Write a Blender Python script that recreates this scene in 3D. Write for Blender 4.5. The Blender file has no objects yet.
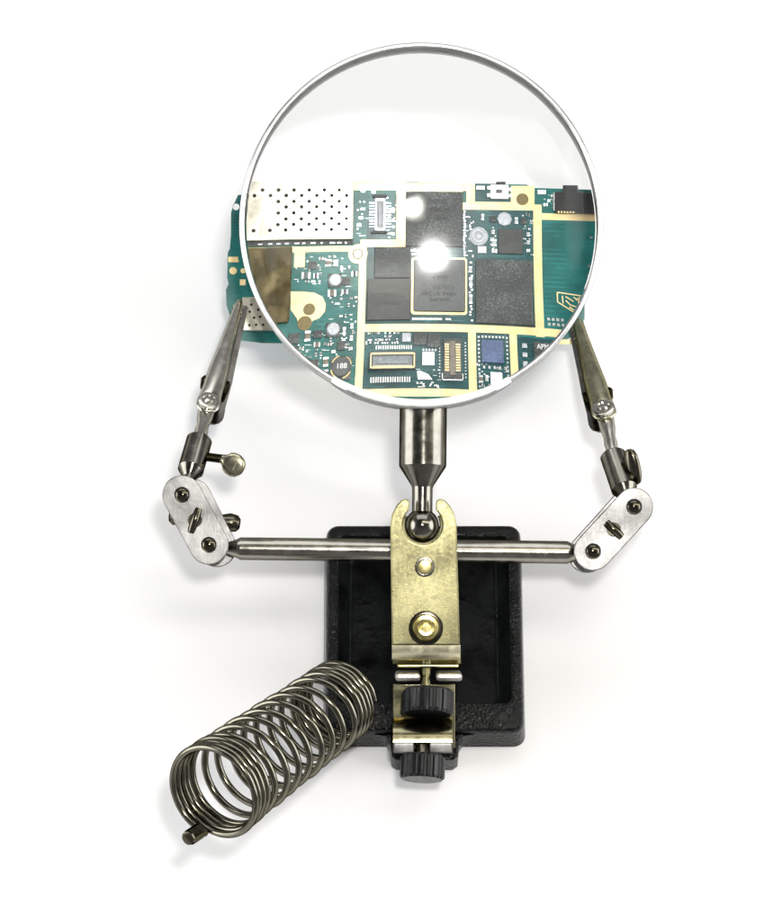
import bpy, bmesh, math, random
from mathutils import Vector, Matrix
R = math.radians
PI = math.pi
random.seed(11)
sc = bpy.context.scene
COL = sc.collection

# ------------------------------------------------------------------ frames
ELEV = R(65)            # the camera looks down at this angle
OZ = 48.0               # height (mm) of the aim point over the tabletop
right = Vector((1, 0, 0))
up = Vector((0, math.sin(ELEV), math.cos(ELEV)))
back = Vector((0, -math.cos(ELEV), math.sin(ELEV)))
RIG = Matrix(((right.x, up.x, back.x, 0), (right.y, up.y, back.y, 0), (right.z, up.z, back.z, OZ), (0, 0, 0, 1)))
K = 10.0                # the small instrument is built at ten times life size
MM = Matrix.Scale(0.001 * K, 4)
CAMD = 800.0
FPX = 3200.0
def P(px, py, z=0.0):
    """a point of the instrument (mm) measured on the photograph, at its own depth"""
    s = (CAMD - z) / FPX
    return Vector(((px - 382) * s, (460.5 - py) * s, z))
def S(z=0.0):
    return (CAMD - z) / FPX
def frame(o, x, z):
    """4x4 with origin o, x axis along x, z axis close to z"""
    x = x.normalized()
    y = z.cross(x).normalized()
    z = x.cross(y)
    return Matrix(((x.x, y.x, z.x, o.x), (x.y, y.y, z.y, o.y), (x.z, y.z, z.z, o.z), (0, 0, 0, 1)))
def axis_frame(o, d):
    d = d.normalized()
    h = Vector((0, 0, 1)) if abs(d.z) < .9 else Vector((0, 1, 0))
    x = h.cross(d).normalized()
    y = d.cross(x)
    return Matrix(((x.x, y.x, d.x, o.x), (x.y, y.y, d.y, o.y), (x.z, y.z, d.z, o.z), (0, 0, 0, 1)))

# ------------------------------------------------------------------ materials
def newmat(name):
    m = bpy.data.materials.new(name); m.use_nodes = True
    nt = m.node_tree
    return m, nt, nt.nodes['Principled BSDF']
def setp(b, **k):
    for n, v in k.items():
        n = n.replace('_', ' ')
        if n in b.inputs:
            b.inputs[n].default_value = v
def rgb(c): return (c[0], c[1], c[2], 1)
def noise(nt, scale, detail=3, rough=.55, coord='Object', vec=None):
    n = nt.nodes.new('ShaderNodeTexNoise')
    n.inputs['Scale'].default_value = scale / K; n.inputs['Detail'].default_value = detail
    n.inputs['Roughness'].default_value = rough
    t = nt.nodes.new('ShaderNodeTexCoord')
    nt.links.new(t.outputs[coord], n.inputs['Vector'])
    return n
def ramp(nt, src, stops):
    r = nt.nodes.new('ShaderNodeValToRGB')
    e = r.color_ramp.elements
    e[0].position, e[0].color = stops[0][0], rgb(stops[0][1])
    e[1].position, e[1].color = stops[-1][0], rgb(stops[-1][1])
    for p, c in stops[1:-1]:
        x = e.new(p); x.color = rgb(c)
    nt.links.new(src, r.inputs['Fac'])
    return r
def maprange(nt, src, a, b, lo=.3, hi=.7):
    m = nt.nodes.new('ShaderNodeMapRange')
    m.inputs['From Min'].default_value = lo; m.inputs['From Max'].default_value = hi
    m.inputs['To Min'].default_value = a; m.inputs['To Max'].default_value = b
    nt.links.new(src, m.inputs['Value'])
    return m.outputs['Result']
def bump(nt, b, src, strength, dist):
    u = nt.nodes.new('ShaderNodeBump')
    u.inputs['Strength'].default_value = strength; u.inputs['Distance'].default_value = dist * K
    nt.links.new(src, u.inputs['Height']); nt.links.new(u.outputs['Normal'], b.inputs['Normal'])

def metal(name, c1, c2, rough, edge, nscale=350, rvar=.08, bmp=0.0, bscale=900, met=1.0, wear=False):
    m, nt, b = newmat(name)
    n = noise(nt, nscale, 4)
    r = ramp(nt, n.outputs['Fac'], [(.3, c1), (.7, c2)])
    nt.links.new(r.outputs['Color'], b.inputs['Base Color'])
    setp(b, Metallic=met)
    b.inputs['Specular Tint'].default_value = rgb(edge)  # dark tints put a dark room's reflection into the metal's edges
    nt.links.new(maprange(nt, n.outputs['Fac'], rough - rvar * .5, rough + rvar), b.inputs['Roughness'])
    if wear:
        n3 = noise(nt, 60, 5, .6)
        t3 = nt.nodes.new('ShaderNodeTexCoord'); mp = nt.nodes.new('ShaderNodeMapping')
        mp.inputs['Scale'].default_value = (14, 1, 1.6)
        n4 = noise(nt, 260, 3)
        nt.links.new(t3.outputs['Object'], mp.inputs['Vector']); nt.links.new(mp.outputs['Vector'], n4.inputs['Vector'])
        f3 = maprange(nt, n3.outputs['Fac'], .50, 1.15, .38, .62); f4 = maprange(nt, n4.outputs['Fac'], .86, 1.08)
        mm_ = nt.nodes.new('ShaderNodeMath'); mm_.operation = 'MULTIPLY'
        nt.links.new(f3, mm_.inputs[0]); nt.links.new(f4, mm_.inputs[1])
        sc_ = nt.nodes.new('ShaderNodeVectorMath'); sc_.operation = 'SCALE'
        nt.links.new(r.outputs['Color'], sc_.inputs[0]); nt.links.new(mm_.outputs[0], sc_.inputs['Scale'])
        nt.links.new(sc_.outputs[0], b.inputs['Base Color'])
    if bmp:
        n2 = noise(nt, bscale, 3)
        bump(nt, b, n2.outputs['Fac'], bmp, .0002)
    return m
M = {}
M['nickel'] = metal('nickel_plate', (.15, .143, .122), (.21, .2, .175), .17, (.10, .095, .08))
M['nickel_dark'] = metal('dark_nickel', (.08, .073, .052), (.12, .11, .084), .16, (.1, .095, .07))
M['plate'] = metal('stamped_steel', (.29, .287, .28), (.39, .386, .38), .34, (.25, .25, .24), bmp=.10, bscale=1500, met=.9, wear=True)
M['spring'] = metal('spring_wire', (.13, .123, .095), (.20, .19, .152), .16, (.05, .047, .036))
M['clip'] = metal('clip_steel', (.50, .485, .43), (.62, .60, .54), .2, (.2, .19, .16))
M['clip_gold'] = metal('clip_yellow_steel', (.34, .325, .225), (.46, .44, .32), .24, (.2, .17, .08))
M['brass'] = metal('yellow_zinc', (.255, .235, .115), (.355, .33, .19), .33, (.2, .17, .07), nscale=1100, rvar=.2, bmp=.10, bscale=2600, met=.95, wear=True)
M['bar'] = metal('bar_nickel', (.26, .245, .21), (.34, .325, .285), .2, (.10, .095, .08), nscale=350)
M['saddle'] = metal('saddle_steel', (.52, .52, .51), (.64, .64, .63), .3, (.3, .3, .3), nscale=200)
M['lip_steel_lit'] = metal('lit_lip_steel', (.62, .60, .56), (.76, .74, .70), .38, (.4, .4, .38), nscale=500)  # lightened steel: the light on the slotted lips is in the colour
M['brass_shaded'] = metal('polished_shaded_brass', (.17, .155, .09), (.25, .232, .145), .2, (.3, .25, .12), nscale=300)  # polished brass with the lower clamp's dark reflection put into its colour
M['brass_lip_lit'] = metal('lit_brass_lip', (.70, .64, .42), (.84, .80, .62), .42, (.5, .46, .3), nscale=500, rvar=.2)  # bracket brass, brightened in colour for the light on its fold
M['brass_shiny'] = metal('polished_brass', (.66, .56, .22), (.78, .68, .32), .20, (.5, .42, .2))
M['rim'] = metal('aluminium', (.66, .66, .65), (.76, .76, .75), .3, (.4, .4, .4), nscale=260)
M['tin'] = metal('tin_shield', (.66, .63, .53), (.76, .73, .63), .34, (.7, .68, .6), nscale=500, bmp=.08, bscale=700)
M['tin_dark'] = metal('shield_dark_reflection', (.42, .34, .17), (.50, .42, .23), .14, (.4, .33, .2), nscale=300)  # smooth tin; the dark room it mirrors is put into the colour
M['solder'] = metal('solder', (.74, .75, .76), (.86, .87, .88), .30, (.7, .7, .7), nscale=2500)

m, nt, b = newmat('cast_iron'); M['iron'] = m
n1 = noise(nt, 1250, 2); n2 = noise(nt, 90, 3)
r = ramp(nt, n2.outputs['Fac'], [(.3, (.0015, .0017, .0018)), (.7, (.004, .0046, .0046))])
nt.links.new(r.outputs['Color'], b.inputs['Base Color'])
setp(b, Roughness=.13, Specular_IOR_Level=.20)
bump(nt, b, n1.outputs['Fac'], .75, .0006)
m, nt, b = newmat('black_enamel'); M['enamel'] = m
n2 = noise(nt, 120, 3)
r = ramp(nt, n2.outputs['Fac'], [(.3, (.002, .0024, .0025)), (.7, (.006, .0075, .0075))])
nt.links.new(r.outputs['Color'], b.inputs['Base Color'])
nt.links.new(maprange(nt, n2.outputs['Fac'], .16, .40), b.inputs['Roughness']); setp(b, Specular_IOR_Level=.10)
bump(nt, b, n2.outputs['Fac'], .35, .0012)
m, nt, b = newmat('black_plastic'); M['plastic'] = m
n2 = noise(nt, 700, 3)
setp(b, Base_Color=rgb((.005, .006, .007)), Specular_IOR_Level=.3); nt.links.new(maprange(nt, n2.outputs['Fac'], .26, .42), b.inputs['Roughness'])
m, nt, b = newmat('hole_black'); M['hole'] = m
n2 = noise(nt, 3000, 2)
r = ramp(nt, n2.outputs['Fac'], [(.3, (.006, .006, .005)), (.7, (.02, .018, .015))])
nt.links.new(r.outputs['Color'], b.inputs['Base Color']); setp(b, Roughness=.8)

def speckle(name, c1, c2, c3, scale, rough, spec=.5):
    m, nt, b = newmat(name)
    n = noise(nt, scale, 5, .75); n2 = noise(nt, scale * .06, 3)
    mx = nt.nodes.new('ShaderNodeMath'); mx.operation = 'MULTIPLY_ADD'
    mx.inputs[1].default_value = .75
    nt.links.new(n.outputs['Fac'], mx.inputs[0])
    ml = nt.nodes.new('ShaderNodeMath'); ml.operation = 'MULTIPLY'; ml.inputs[1].default_value = .25
    nt.links.new(n2.outputs['Fac'], ml.inputs[0]); nt.links.new(ml.outputs[0], mx.inputs[2])
    r = ramp(nt, mx.outputs[0], [(.36, c1), (.52, c2), (.68, c3)])
    nt.links.new(r.outputs['Color'], b.inputs['Base Color'])
    setp(b, Roughness=rough, Specular_IOR_Level=spec)
    bump(nt, b, n.outputs['Fac'], .25, .00008)
    return m
M['chip'] = speckle('chip_epoxy', (.012, .015, .015), (.036, .043, .043), (.17, .20, .195), 2900, .5)
M['chip_fine'] = speckle('chip_fine', (.018, .021, .021), (.034, .039, .039), (.085, .10, .098), 4200, .46)
M['chip_smooth'] = speckle('chip_smooth', (.042, .05, .052), (.06, .07, .072), (.10, .11, .112), 2600, .42)
M['chip_blue'] = speckle('blue_die', (.03, .048, .11), (.06, .095, .20), (.16, .23, .38), 3600, .4)
M['black_part'] = speckle('black_component', (.006, .006, .006), (.012, .012, .012), (.05, .05, .045), 4000, .38)
M['ceramic'] = speckle('ceramic_brown', (.10, .085, .065), (.16, .14, .11), (.24, .21, .17), 2600, .5)
M['ceramic_grey'] = speckle('ceramic_grey', (.05, .06, .065), (.09, .10, .105), (.16, .17, .17), 2600, .5)
M['white_part'] = speckle('white_component', (.66, .69, .70), (.78, .80, .80), (.86, .87, .86), 2000, .4)
M['silver_part'] = speckle('silver_component', (.30, .33, .36), (.44, .47, .50), (.60, .63, .66), 2400, .3)
M['copper_hole'] = speckle('copper_hole', (.10, .075, .02), (.15, .115, .035), (.20, .15, .05), 2500, .5)
M['pcb_edge'] = speckle('board_edge', (.10, .045, .02), (.16, .08, .035), (.22, .12, .06), 2500, .5)
M['slot'] = speckle('connector_slot', (.12, .145, .165), (.2, .23, .25), (.32, .36, .38), 2400, .35)
M['ink'] = speckle('chip_ink', (.012, .014, .014), (.018, .02, .02), (.03, .03, .03), 2000, .6)

m, nt, b = newmat('gold_track'); M['gold'] = m
n = noise(nt, 500, 4)
r = ramp(nt, n.outputs['Fac'], [(.3, (.80, .61, .29)), (.7, (.88, .71, .39))])
nt.links.new(r.outputs['Color'], b.inputs['Base Color'])
setp(b, Metallic=.3)
nt.links.new(maprange(nt, noise(nt, 240, 3).outputs['Fac'], .28, .5), b.inputs['Roughness'])

def soldermask(name, lo, mid, hi, tracehi):
    m, nt, b = newmat(name)
    n = noise(nt, 160, 4); n2 = noise(nt, 2600, 3)
    r = ramp(nt, n.outputs['Fac'], [(.28, lo), (.5, mid), (.75, hi)])
    t = nt.nodes.new('ShaderNodeTexCoord')
    # buried copper: blocks of fine traces showing faintly through the lacquer
    br = nt.nodes.new('ShaderNodeTexBrick')
    br.inputs['Scale'].default_value = 420 / K; br.inputs['Mortar Size'].default_value = .035
    br.inputs['Brick Width'].default_value = 1.9; br.inputs['Row Height'].default_value = .33
    br.offset = .37; br.squash = 1.6; br.squash_frequency = 3
    nt.links.new(t.outputs['Object'], br.inputs['Vector'])
    mx = nt.nodes.new('ShaderNodeMix'); mx.data_type = 'RGBA'
    nt.links.new(r.outputs['Color'], mx.inputs[6]); mx.inputs[7].default_value = rgb(tracehi)
    ml = nt.nodes.new('ShaderNodeMath'); ml.operation = 'MULTIPLY'
    sel = maprange(nt, noise(nt, 300, 2).outputs['Fac'], 0, .55, .45, .62)
    nt.links.new(br.outputs['Fac'], ml.inputs[0]); nt.links.new(sel, ml.inputs[1])
    nt.links.new(ml.outputs[0], mx.inputs[0])
    nt.links.new(mx.outputs[2], b.inputs['Base Color'])
    setp(b, Roughness=.36, Specular_IOR_Level=.4)
    bump(nt, b, n2.outputs['Fac'], .15, .00008)
    return m
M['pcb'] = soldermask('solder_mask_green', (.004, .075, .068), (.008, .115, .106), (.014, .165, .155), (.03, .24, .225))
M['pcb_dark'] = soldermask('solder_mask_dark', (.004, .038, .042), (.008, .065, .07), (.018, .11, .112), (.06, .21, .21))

m, nt, b = newmat('lens_glass'); M['glass'] = m
nt.nodes.remove(b)
g = nt.nodes.new('ShaderNodeBsdfRefraction'); g.inputs['IOR'].default_value = 1.6; g.inputs['Roughness'].default_value = 0
g.inputs['Color'].default_value = (1, 1, 1, 1)
gl = nt.nodes.new('ShaderNodeBsdfGlossy'); gl.inputs['Roughness'].default_value = .09
nt.links.new(maprange(nt, noise(nt, 130, 4, .65).outputs['Fac'], .06, .13), gl.inputs['Roughness'])      # faint smears on the glass
mx = nt.nodes.new('ShaderNodeMixShader'); mx.inputs[0].default_value = .018      # an anti-glare coating leaves a weak mirror image
nt.links.new(g.outputs[0], mx.inputs[1]); nt.links.new(gl.outputs[0], mx.inputs[2])
nt.links.new(mx.outputs[0], nt.nodes['Material Output'].inputs['Surface'])

m, nt, b = newmat('white_card'); M['table'] = m
n = noise(nt, 9, 4)
r = ramp(nt, n.outputs['Fac'], [(.3, (.80, .80, .803)), (.7, (.82, .82, .823))])
nt.links.new(r.outputs['Color'], b.inputs['Base Color']); setp(b, Roughness=.9, Specular_IOR_Level=.1)
bump(nt, b, noise(nt, 2500, 3).outputs['Fac'], .05, .0001)

# ------------------------------------------------------------------ object helpers
WLOC = {}
def empty(name, loc, label, cat):
    o = bpy.data.objects.new(name, None); COL.objects.link(o)
    o.location = loc; o.empty_display_size = .01
    WLOC[o.name] = Vector(loc)
    o['label'] = label; o['category'] = cat
    return o
def link(name, bm, mats, parent=None, fr=None, smooth=35):
    """one mesh object; bm is in mm in the frame fr of the camera-aligned rig (or of the world if fr is 'world')"""
    if fr is None: mx = MM @ RIG
    elif fr == 'world': mx = MM
    else: mx = MM @ RIG @ fr
    bm.transform(mx)
    bmesh.ops.recalc_face_normals(bm, faces=bm.faces)
    lo = Vector((min(v.co[i] for v in bm.verts) for i in range(3)))
    hi = Vector((max(v.co[i] for v in bm.verts) for i in range(3)))
    c = (lo + hi) / 2
    bmesh.ops.translate(bm, verts=bm.verts, vec=-c)
    me = bpy.data.meshes.new(name); bm.to_mesh(me); bm.free()
    for mm in (mats if isinstance(mats, (list, tuple)) else [mats]): me.materials.append(M[mm])
    if smooth:
        me.shade_smooth()
        me.set_sharp_from_angle(angle=R(smooth))
    o = bpy.data.objects.new(name, me); COL.objects.link(o)
    if smooth and mats != 'glass':
        wn = o.modifiers.new('weighted_normal', 'WEIGHTED_NORMAL'); wn.keep_sharp = True
    WLOC[o.name] = c
    if parent:
        o.parent = parent; o.location = c - WLOC[parent.name]
    else: o.location = c
    return o

def box(bm, c, s, bev=0.0, mat=0, rot=0.0, seg=2):
    g = bmesh.ops.create_cube(bm, size=1)
    vs = g['verts']
    bmesh.ops.scale(bm, verts=vs, vec=s)
    fs = set(f for v in vs for f in v.link_faces)
    for f in fs: f.material_index = mat
    if bev:
        es = set(e for v in vs for e in v.link_edges)
        g2 = bmesh.ops.bevel(bm, geom=list(es), offset=bev, segments=seg, affect='EDGES', profile=.5)
        vs = list(set(v for f in g2['faces'] for v in f.verts) | set(v for v in vs if v.is_valid))
        for f in g2['faces']: f.material_index = mat
    if rot: bmesh.ops.rotate(bm, verts=vs, cent=(0, 0, 0), matrix=Matrix.Rotation(rot, 3, 'Z'))
    bmesh.ops.translate(bm, verts=vs, vec=c)
    return vs
def rect(bm, x0, x1, y0, y1, z0, z1, bev=0.0, mat=0):
    return box(bm, ((x0 + x1) / 2, (y0 + y1) / 2, (z0 + z1) / 2), (abs(x1 - x0), abs(y1 - y0), abs(z1 - z0)), bev, mat)
def lathe(bm, prof, seg=48, mx=None, mat=0, close=True):
    """revolve (r, h) pairs about the local z axis"""
    rings = []
    for r, h in prof:
        if r < 1e-5:
            rings.append([bm.verts.new((0, 0, h))])
        else:
            rings.append([bm.verts.new((r * math.cos(2 * PI * k / seg), r * math.sin(2 * PI * k / seg), h)) for k in range(seg)])
    for a, b_ in zip(rings, rings[1:]):
        for k in range(seg):
            k2 = (k + 1) % seg
            if len(a) == 1 and len(b_) == 1: continue
            if len(a) == 1: f = bm.faces.new((a[0], b_[k2], b_[k]))
            elif len(b_) == 1: f = bm.faces.new((a[k], a[k2], b_[0]))
            else: f = bm.faces.new((a[k], a[k2], b_[k2], b_[k]))
            f.material_index = mat
    vs = [v for r_ in rings for v in r_]
    if mx is not None: bmesh.ops.transform(bm, matrix=mx, verts=vs)
    return vs
def ball(bm, c, r, seg=32, mx=None, sz=1.0, mat=0):
    prof = [(r * math.sin(PI * k / 20), -r * sz * math.cos(PI * k / 20)) for k in range(21)]
    prof[0] = (0, prof[0][1]); prof[-1] = (0, prof[-1][1])
    vs = lathe(bm, prof, seg, mx, mat)
    bmesh.ops.translate(bm, verts=vs, vec=c)
    return vs
def loft(bm, loops, cap=(True, True), closed=True, mat=0):
    rs = [[bm.verts.new(p) for p in l] for l in loops]
    n = len(rs[0])
    for a, b_ in zip(rs, rs[1:]):
        for k in range(n if closed else n - 1):
            f = bm.faces.new((a[k], a[(k + 1) % n], b_[(k + 1) % n], b_[k])); f.material_index = mat
    if cap[0]: bm.faces.new(rs[0][::-1]).material_index = mat
    if cap[1]: bm.faces.new(rs[-1]).material_index = mat
    return [v for r_ in rs for v in r_]
def tube(bm, pts, rad, seg=12, cap=True, mat=0):
    pts = [Vector(p) for p in pts]
    n = len(pts)
    t0 = (pts[1] - pts[0]).normalized()
    u = t0.orthogonal().normalized()
    loops = []
    for i in range(n):
        t = (pts[min(i + 1, n - 1)] - pts[max(i - 1, 0)]).normalized()
        u = (u - t * u.dot(t)).normalized()
        w = t.cross(u)
        r = rad(i / (n - 1)) if callable(rad) else rad
        loops.append([pts[i] + (u * math.cos(2 * PI * k / seg) + w * math.sin(2 * PI * k / seg)) * r for k in range(seg)])
    return loft(bm, loops, (cap, cap), mat=mat)
def circle2(cx, cy, r, n=32, a0=0.0, a1=2 * PI, end=False):
    m_ = n if not end else n - 1
    return [(cx + r * math.cos(a0 + (a1 - a0) * k / m_), cy + r * math.sin(a0 + (a1 - a0) * k / m_)) for k in range(n)]
def sheet(bm, outline, holes, z0, z1, bev=0.0, mat=0):
    """flat plate with holes, between z0 and z1"""
    t = bmesh.new()
    es = []
    for lp in [outline] + holes:
        vs = [t.verts.new((x, y, z1)) for x, y in lp]
        es += [t.edges.new((vs[k], vs[(k + 1) % len(vs)])) for k in range(len(vs))]
    bmesh.ops.triangle_fill(t, edges=es, use_beauty=True)
    bmesh.ops.dissolve_limit(t, angle_limit=.01, verts=t.verts, edges=t.edges)
    g = bmesh.ops.extrude_face_region(t, geom=t.faces[:])
    vs = [v for v in g['geom'] if isinstance(v, bmesh.types.BMVert)]
    bmesh.ops.translate(t, verts=vs, vec=(0, 0, z0 - z1))
    bmesh.ops.recalc_face_normals(t, faces=t.faces)
    if bev:
        ee = [e for e in t.edges if len(e.link_faces) == 2 and e.calc_face_angle(0) > R(60) and abs(e.verts[0].co.z - e.verts[1].co.z) < 1e-6]
        bmesh.ops.bevel(t, geom=ee, offset=bev, segments=3, affect='EDGES', profile=.5)
    for f in t.faces: f.material_index = mat
    me = bpy.data.meshes.new('tmp'); t.to_mesh(me); t.free()
    bm.from_mesh(me); bpy.data.meshes.remove(me)
def rrect(x0, x1, y0, y1, r, n=6):
    out = []
    for cx, cy, a in ((x1 - r, y1 - r, 0), (x0 + r, y1 - r, 90), (x0 + r, y0 + r, 180), (x1 - r, y0 + r, 270)):
        out += [(cx + r * math.cos(R(a + 90 * k / n)), cy + r * math.sin(R(a + 90 * k / n))) for k in range(n + 1)]
    return out
def gear(bm, r, h0, h1, teeth, depth, mx, cham=.5, mat=0):
    loops = []
    def ring(rr, h, d):
        o = []
        for k in range(teeth):
            for ph, q in ((0, 0), (.3, 0), (.5, d), (.8, d)):
                a = 2 * PI * (k + ph) / teeth
                o.append(mx @ Vector(((rr - q) * math.cos(a), (rr - q) * math.sin(a), h)))
        return o
    loops = [ring(r - cham, h0, 0), ring(r, h0 + cham, depth), ring(r, h1 - cham, depth), ring(r - cham, h1, 0)]
    loft(bm, loops, mat=mat)

# ------------------------------------------------------------------ tabletop
bm = bmesh.new()
rect(bm, -1500, 1500, -1500, 1500, -6, 0)
tt = link('tabletop', bm, 'table', None, 'world', smooth=0)
tt['kind'] = 'structure'

# ------------------------------------------------------------------ the stand
stand = empty('soldering_stand', (.011 * K, -.030 * K, 0),
              'metal helping hands stand with round magnifier, two clip arms, coil spring and black base', 'soldering stand')

# base: cast slab with raised rim and sunken tray (world mm)
bx0, bx1, by0, by1 = -14.2, 35.8, -57.6, -0.8
bm = bmesh.new()
def rr3(x0, x1, y0, y1, r, z): return [Vector((x, y, z)) for x, y in rrect(x0, x1, y0, y1, r)]
loops = [rr3(bx0 - .9, bx1 + .9, by0 - .9, by1 + .9, 3.2, 0.0),
         rr3(bx0 - .8, bx1 + .8, by0 - .8, by1 + .8, 3.2, 1.0),
         rr3(bx0 - .25, bx1 + .25, by0 - .25, by1 + .25, 3.0, 8.6),
         rr3(bx0 + .1, bx1 - .1, by0 + .1, by1 - .1, 2.8, 9.5),
         rr3(bx0 + .7, bx1 - .7, by0 + .7, by1 - .7, 2.3, 10.0),
         rr3(bx0 + 2.4, bx1 - 2.4, by0 + 7.0, by1 - 2.6, 1.6, 10.0),
         rr3(bx0 + 2.9, bx1 - 2.9, by0 + 7.5, by1 - 3.1, 1.6, 9.6)]
loft(bm, loops, (True, False))
base = link('base', bm, 'iron', stand, 'world', 40)
bm = bmesh.new()
loft(bm, [rr3(bx0 + 2.9, bx1 - 2.9, by0 + 7.5, by1 - 3.1, 1.6, 9.58),
          rr3(bx0 + 5.6, bx1 - 5.6, by0 + 9.0, by1 - 5.6, 2.2, 3.6),
          rr3(bx0 + 6.8, bx1 - 6.8, by0 + 10.2, by1 - 6.8, 2.2, 2.9)], (False, True))
link('tray', bm, 'enamel', base, 'world', 50)
bm = bmesh.new()
# mounting tab that carries the clamp bracket, with flared sides
t_ = [(-1.8, by0 - .5), (1.0, by0 - 1.0), (1.9, by0 - 2.4), (2.4, by0 - 6.4), (3.6, by0 - 7.3), (18.0, by0 - 7.3), (19.2, by0 - 6.4), (19.7, by0 - 2.4), (20.6, by0 - 1.0), (23.2, by0 - .5)]
sheet(bm, t_, [], .05, 8.4, .6)
link('mounting_tab', bm, 'iron', base, 'world', 40)
for fx in (bx0 + .6, bx1 - 5.2):
    bm = bmesh.new(); rect(bm, fx, fx + 4.6, by0 - 2.2, by0 + 2, .06, 4.2, .5)
    if fx < 0: link('foot', bm, 'iron', base, 'world', 40)
    else: bm.free()
for hx, hy in ((30.8, by0 + 3.6),):
    bm = bmesh.new()
    lathe(bm, [(1.15, 9.9), (1.15, 10.16), (.85, 10.2), (.7, 10.05), (0, 10.02)], 24, Matrix.Translation((hx, hy, 0)))
    link('screw_hole', bm, 'hole', base, 'world', 40)

# clamp bracket ------------------------------------------------------
def pl(px, py, z): 
    v = P(px, py, z); return (v.x, v.y)
bm = bmesh.new()
zf = 5.6
sf = S(zf)
ccx, ccy = pl(422.5, 525, zf); rs = 20 * sf
out = []
out += [pl(392, 645, zf), pl(390.3, 540, zf), pl(390.3, 524, zf), pl(392, 514, zf), pl(396, 506, zf), pl(401, 500.5, zf), pl(405.5, 498.8, zf)]
out += [pl(409.5, 501, zf)]
a0 = math.atan2(math.sqrt(1 - (13.4 / 20) ** 2), -13.4 / 20); a1 = 2 * PI + math.atan2(math.sqrt(1 - (13.4 / 20) ** 2), 13.4 / 20)
out += circle2(ccx, ccy, rs, 26, a0, a1, end=True)
out += [pl(436, 501, zf), pl(440, 498.8, zf), pl(445, 500.5, zf), pl(450, 506, zf), pl(454.5, 514, zf), pl(456.6, 524, zf), pl(457, 540, zf), pl(460, 645, zf)]
out = out[::-1]
sheet(bm, out, [], zf - 1.3, zf, .38)
brk = link('clamp_bracket', bm, 'brass', stand, None, 40)
# rolled fold at the bottom of the front plate
def foldstrip(bm, x0, x1, prof, thick):
    """bent strip: prof is a list of (y, z); constant x extent, given thickness"""
    n = len(prof); A = []; B = []
    for i, (y, z) in enumerate(prof):
        y0, z0 = prof[max(i - 1, 0)]; y1, z1 = prof[min(i + 1, n - 1)]
        d = Vector((y1 - y0, z1 - z0)).normalized(); nn = Vector((-d.y, d.x))
        A.append((y + nn.x * thick / 2, z + nn.y * thick / 2)); B.append((y - nn.x * thick / 2, z - nn.y * thick / 2))
    lp = A + B[::-1]
    loft(bm, [[Vector((x, y, z)) for y, z in lp] for x in (x0, x0 + .25, x1 - .25, x1)] if False else [[Vector((x, y, z)) for y, z in lp] for x in (x0, x1)])
yb = P(0, 645, zf).y
xl, xr = pl(392, 655, zf)[0], pl(460.5, 655, zf)[0]
bm = bmesh.new()
zc = zf - .65
prof = [(yb - .02, zc)] + [(yb - 3.3 * math.sin(a), zc - 3.3 + 3.3 * math.cos(a)) for a in [R(k) for k in range(10, 81, 10)]] + [(yb - 3.35, zc - 4.2), (yb - 3.4, zc - 6.0)]
foldstrip(bm, xl, xr, prof, 1.3)
link('folded_lip', bm, 'brass_lip_lit', brk, None, 50)
# rear plate of the clamp, seen below the fold
bm = bmesh.new()
sheet(bm, [pl(396, 530, -9.5), pl(393, 664, -9.5), pl(461, 664, -9.5), pl(454, 530, -9.5)], [], -10.8, -9.5, .3)
link('rear_plate', bm, 'brass', brk, None, 40)
# split lip pair (the rear plate's own fold, slotted for the screw)
for (a, c) in ((395, 420.5), (436, 462.5)):
    bm = bmesh.new()
    v0 = P(a, 668, 2); v1 = P(c, 683, 2)
    rect(bm, v0.x, v1.x, P(0, 681.5, 2).y, P(0, 673.0, 2).y, -9.4, 2.6, .9)
    link('slotted_lip', bm, 'lip_steel_lit', brk, None, 40)
bm = bmesh.new()
rect(bm, P(397, 0, 0).x, P(459, 0, 0).x, P(0, 667.6, 0).y, P(0, 664.4, 0).y, -9.3, -.2, .3)
link('inner_lip', bm, 'brass_shiny', brk, None, 40)
# lower channel bracket
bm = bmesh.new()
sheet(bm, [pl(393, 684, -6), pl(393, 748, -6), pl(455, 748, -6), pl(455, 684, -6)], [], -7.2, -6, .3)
low = link('channel_bracket', bm, 'brass_shaded', stand, None, 40)
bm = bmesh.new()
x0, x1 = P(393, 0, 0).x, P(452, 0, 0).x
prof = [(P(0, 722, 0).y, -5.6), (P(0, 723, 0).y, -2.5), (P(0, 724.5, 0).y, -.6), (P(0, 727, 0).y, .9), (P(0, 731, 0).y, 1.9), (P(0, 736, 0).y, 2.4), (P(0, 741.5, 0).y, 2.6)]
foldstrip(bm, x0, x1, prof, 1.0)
link('folded_lip', bm, 'brass_shaded', low, None, 50)
for a, c in ((393, 414), (429, 452)):
    bm = bmesh.new()
    rect(bm, P(a, 0, 0).x, P(c, 0, 0).x, P(0, 753, 2).y, P(0, 742.2, 2).y, 1.6, 2.9, .45)
    link('slotted_lip', bm, 'plate', low, None, 40)
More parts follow.
